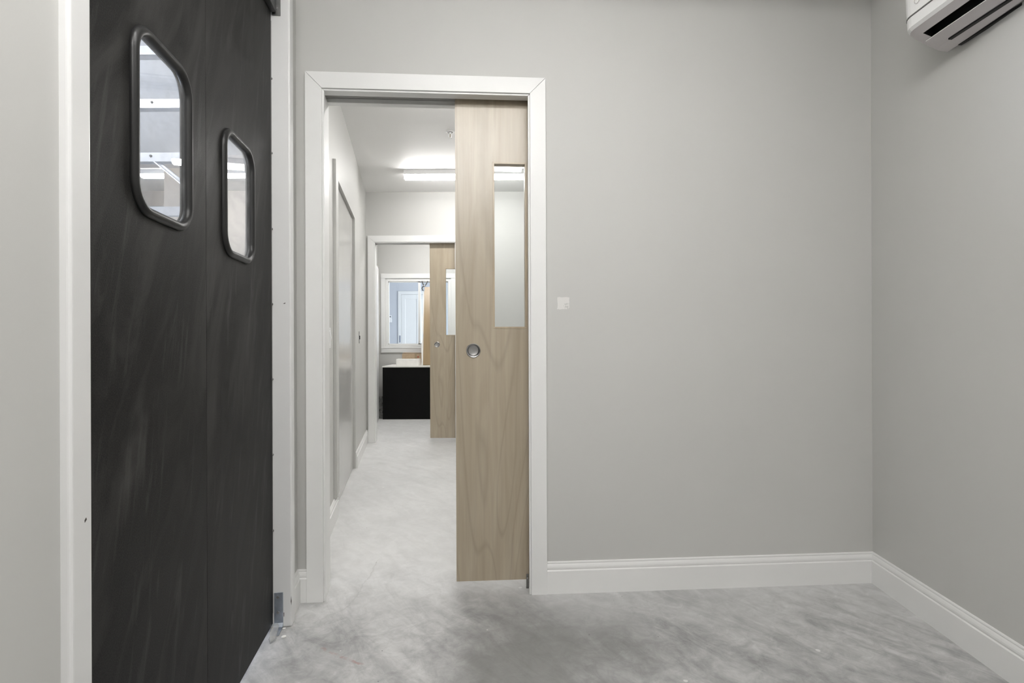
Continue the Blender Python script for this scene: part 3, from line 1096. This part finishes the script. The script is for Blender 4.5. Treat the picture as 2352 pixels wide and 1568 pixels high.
for nm, x0, x1, y in (('sash', V0 + a, mx + 0.016, 0.012), ('sash', mx - 0.016, V1 - a, 0.048)):
    bm = bmesh.new()
    e = 0.012
    box(bm, x0, x0 + (e if x0 < mx - 0.1 else 0.03), y, y + 0.026, VB + a, VT - a)
    box(bm, x1 - (0.03 if x0 < mx - 0.1 else e), x1, y, y + 0.026, VB + a, VT - a)
    box(bm, x0, x1, y, y + 0.026, VB + a, VB + a + e)
    box(bm, x0, x1, y, y + 0.026, VT - a - e, VT - a)
    sh = link(nm, bm, 'trim', None, w1)
    bm = strip(x0 + 0.008, x1 - 0.008, y + 0.011, y + 0.015, VB + a + 0.008, VT - a - 0.008)
    link('pane', bm, 'glass', None, sh)

# ------------------------------------------------------------------ far room contents
cb = thing('counter', 'low black fronted counter with a pale top in the far room', 'counter', W.at(-1.18, 7.71, 0))
bm = strip(-0.58, 0.58, -0.315, 0.315, 0.0, 0.706)
link('body', bm, 'black_panel', None, cb)
bm = strip(-0.586, 0.586, -0.325, 0.325, 0.706, 0.722)
link('countertop', bm, 'counter_top', None, cb, bevel=0.002)

bx = thing('cardboard_box', 'brown cardboard box on the counter under the window', 'box', W.at(-1.42, 7.90, 0.722))
bm = bmesh.new()
P = [(-0.165, -0.07), (0.16, -0.07), (0.165, 0.07), (-0.16, 0.07)]
v0 = [bm.verts.new((x, y, 0)) for x, y in P]
v1 = [bm.verts.new((x * 0.985, y * 1.02, 0.165 + random.uniform(-.006, .006))) for x, y in P]
bm.faces.new(v0[::-1])
bm.faces.new(v1)
for i in range(4):
    bm.faces.new((v0[i], v0[(i + 1) % 4], v1[(i + 1) % 4], v1[i]))
link('carton', bm, 'cardboard', None, bx, bevel=0.004)
bm = bmesh.new()
prism(bm, [(-0.145, 0.168), (0.02, 0.172), (0.02, 0.174), (-0.148, 0.176)], -0.072, 0.0, 'y')
prism(bm, [(0.022, 0.172), (0.155, 0.166), (0.157, 0.169), (0.022, 0.174)], -0.072, 0.0, 'y')
link('flap', bm, 'cardboard', None, bx)
bm = strip(0.02, 0.05, -0.0735, -0.0695, 0.02, 0.166)
link('tape', bm, 'tape', None, bx)
bm = strip(0.062, 0.078, -0.0735, -0.0695, 0.104, 0.122)
link('print', bm, 'red_print', None, bx)

bm = strip(-0.150, 0.165, -0.07, 0.07, 0.0, 0.093)
o = tag(link('white_carton', bm, 'board_white', W.at(-1.446, 7.56, 0.722), bevel=0.003), 'flat white carton in front of the cardboard box', 'box')

# leaning board, white sheet and spring clamp
pl = Matrix.Translation((-1.178, 7.62, 0.722)) @ Matrix.Rotation(math.radians(-17.5), 4, 'X') @ Matrix.Rotation(math.radians(-1.6), 4, 'Y')
bm = strip(-0.068, 0.082, -0.010, 0.010, 0.004, 1.185)
tag(link('wooden_board', bm, 'plank', pl, bevel=0.001), 'tall tan board leaning on the window behind the far door', 'board')
sh = bmesh.new()
N = 26
va, vb = [], []
for i in range(N + 1):
    z = 0.012 + 1.12 * i / N
    wav = 0.004 * math.sin(z * 17) + (0.012 if 0.36 < z < 0.50 else 0.0) * math.sin((z - 0.36) / 0.14 * math.pi)
    va.append((-0.098 + 0.016 * (z / 1.13) ** 2 + wav, z))
poly = va + [(-0.02, 1.132), (-0.02, 0.012)]
prism(sh, poly, 0.0125, 0.0165, 'y')
tag(link('white_sheet', sh, 'board_white', pl), 'thin white sheet with a wavy edge behind the leaning board', 'sheet')
cl = thing('spring_clamp', 'black spring clamp gripping the top of the leaning board', 'clamp', pl @ Matrix.Translation((-0.073, 0.002, 1.185)))


def bar(bm, p, q, r0, r1, flat=0.6):
    p, q = Vector(p), Vector(q)
    d = (q - p).normalized()
    side = Vector((d.z, 0, -d.x)).normalized()
    y = Vector((0, 1, 0))
    va = [bm.verts.new(p + side * r0 * math.cos(a) + y * r0 * flat * math.sin(a)) for a in [i * math.pi / 4 for i in range(8)]]
    vb = [bm.verts.new(q + side * r1 * math.cos(a) + y * r1 * flat * math.sin(a)) for a in [i * math.pi / 4 for i in range(8)]]
    bm.faces.new(va)
    bm.faces.new(vb[::-1])
    for i in range(8):
        bm.faces.new((va[i], va[(i + 1) % 8], vb[(i + 1) % 8], vb[i]))


for nm, pts in (('jaw_arm', [(-0.034, 0.095, .007), (-0.014, 0.04, .008), (0.000, 0.022, .010), (0.018, 0.010, .008)]),
                ('jaw_arm', [(0.052, 0.092, .007), (0.030, 0.04, .008), (0.008, 0.022, .010), (-0.022, 0.000, .009), (-0.030, -0.022, .008), (-0.012, -0.062, .006)])):
    bm = bmesh.new()
    for (x0, z0, r0), (x1, z1, r1) in zip(pts, pts[1:]):
        bar(bm, (x0, -0.014 if nm else 0, z0), (x1, -0.014, z1), r0, r1)
    link(nm, bm, 'black_metal', None, cl, smooth='auto')
bm = bmesh.new()
cyl(bm, (0.004, -0.022, 0.022), (0, 1, 0), 0.011, 0.016, 16)
link('spring', bm, 'dark_steel', None, cl)

# glossy door leaf on the left wall of the far room
d6 = thing('door_6', 'glossy white door on the left side of the far room', 'door', FC.at(5.99, -0.0, 0), None, 'structure')
bm = strip(0.0, 1.55, -0.040, -0.001, 0.012, 2.05)
link('panel', bm, 'trim_gloss', None, d6, bevel=0.002)
bm = strip(0.80, 0.83, -0.056, -0.040, 0.98, 1.16)
link('handle', bm, 'steel', None, d6, bevel=0.003)

# crumpled clear film beside the counter
bm = bmesh.new()
bmesh.ops.create_grid(bm, x_segments=14, y_segments=18, size=1.0)
for v in bm.verts:
    x, y = v.co.x, v.co.y
    nz = mnoise.noise(Vector((x * 2.6, y * 3.1, 4.0)))
    n2 = mnoise.noise(Vector((x * 6.0, y * 6.0, 9.0)))
    z = 0.003 + 0.145 * (y + 1)
    v.co = Vector((0.045 * x * (1.15 - 0.35 * y) + 0.02 * nz, 0.06 * nz + 0.03 * n2 + 0.05 * (y + 1), z))
bmesh.ops.solidify(bm, geom=bm.faces[:], thickness=0.0008)
tag(link('plastic_film', bm, 'film', W.at(-1.828, 7.50, 0)), 'crumpled clear plastic film standing left of the black counter', 'plastic film')

# ------------------------------------------------------------------ beyond the window: white door and remote control
X0, X1 = -2.374, -1.56
bm = bmesh.new()
for p in ([(X0 - 0.07, 0), (X0, 0), (X0, 2.06), (X0 - 0.07, 2.13)], [(X1, 0), (X1 + 0.07, 0), (X1 + 0.07, 2.13), (X1, 2.06)], [(X0 - 0.07, 2.13), (X0, 2.06), (X1, 2.06), (X1 + 0.07, 2.13)]):
    prism(bm, p, -0.02, 0.0, 'y')
structure(link('trim_7', bm, 'trim', FZ.m, bevel=0.003), 'white casing of the door seen through the window', 'trim')
d7 = thing('door_7', 'white panelled door seen through the sliding window', 'door', FZ.at(X0, 0, 0), None, 'structure')
bm = bmesh.new()
Wd = X1 - X0
box(bm, 0.004, Wd - 0.004, -0.012, -0.006, 0.01, 2.055)
for x0, x1, z0, z1 in ((0.004, 0.085, 0.01, 2.055), (0.335, 0.43, 0.01, 2.055), (Wd - 0.09, Wd - 0.004, 0.01, 2.055)):
    box(bm, x0, x1, -0.022, -0.004, z0, z1)
for z0, z1 in ((0.01, 0.2), (1.96, 2.055), (0.85, 0.98)):
    box(bm, 0.085, 0.335, -0.022, -0.004, z0, z1)
    box(bm, 0.43, Wd - 0.09, -0.022, -0.004, z0, z1)
link('panel', bm, 'trim', None, d7, bevel=0.003)
bm = strip(-0.040, -0.022, -0.026, -0.019, 1.03, 1.18)
link('hinge', bm, 'navy', None, d7)

rc = thing('remote_control', 'white remote control in a holder on the wall beyond the window', 'remote control', FZ.at(-2.612, 0, 1.462))
bm = strip(-0.033, 0.033, -0.022, 0.0, 0.0, 0.078)
link('holder', bm, 'plastic', None, rc, bevel=0.003)
bm = strip(-0.026, 0.026, -0.019, -0.003, 0.012, 0.150)
link('body', bm, 'plastic', None, rc, bevel=0.005)
bm = strip(-0.016, 0.016, -0.0205, -0.018, 0.108, 0.132)
link('screen', bm, 'screen', None, rc)

# ------------------------------------------------------------------ storeroom contents seen through the door windows
ld = thing('ladder', 'aluminium ladder standing behind the nearer black door window', 'ladder', Matrix.Translation((-2.10, 3.00, 0)) @ Matrix.Rotation(math.radians(-2.2), 4, 'X'))
for x in (-0.235, 0.262):
    bm = bmesh.new()
    prism(bm, [(x, -0.035), (x + 0.026, -0.035), (x + 0.026, 0.035), (x, 0.035)], 0.0, 2.92, 'z')
    link('rail', bm, 'aluminium', None, ld, bevel=0.003)
for i in range(9):
    h = 0.27 + 0.305 * i
    bm = bmesh.new()
    prism(bm, [(-0.040, h - 0.025), (-0.036, h - 0.025), (-0.036, h + 0.020), (0.036, h + 0.020), (0.036, h - 0.012), (0.040, h - 0.012), (0.040, h + 0.025), (-0.040, h + 0.025)], -0.212, 0.264, 'x')
    r = link('rung', bm, 'aluminium', None, ld)
    bm = bmesh.new()
    lathe(bm, [(0.008, 0), (0.007, 0.004), (0, 0.006)], (0.085, -0.040, h + 0.006), (0, -1, 0), 12)
    link('rivet', bm, 'dark_steel', None, r, smooth=True)
bm = bmesh.new()
bar(bm, (0.06, -0.02, 2.12), (0.264, -0.02, 1.95), 0.012, 0.012, 0.3)
link('brace', bm, 'aluminium', None, ld)

bm = strip(-0.70, 0.32, 0.0, 0.035, 0.0, 2.55)
tag(link('leaning_board', bm, 'green_board', Matrix.Translation((-4.03, 5.75, 0)) @ Matrix.Rotation(math.radians(-4), 4, 'X')), 'grey green board standing behind the ladder in the storeroom', 'board')
bm = strip(-0.10, 0.10, -0.07, 0.07, 0.0, H_SIDE)
structure(link('trim_8', bm, 'beige', W.at(-3.59, 5.85, 0)), 'beige timber post behind the ladder in the storeroom', 'post')
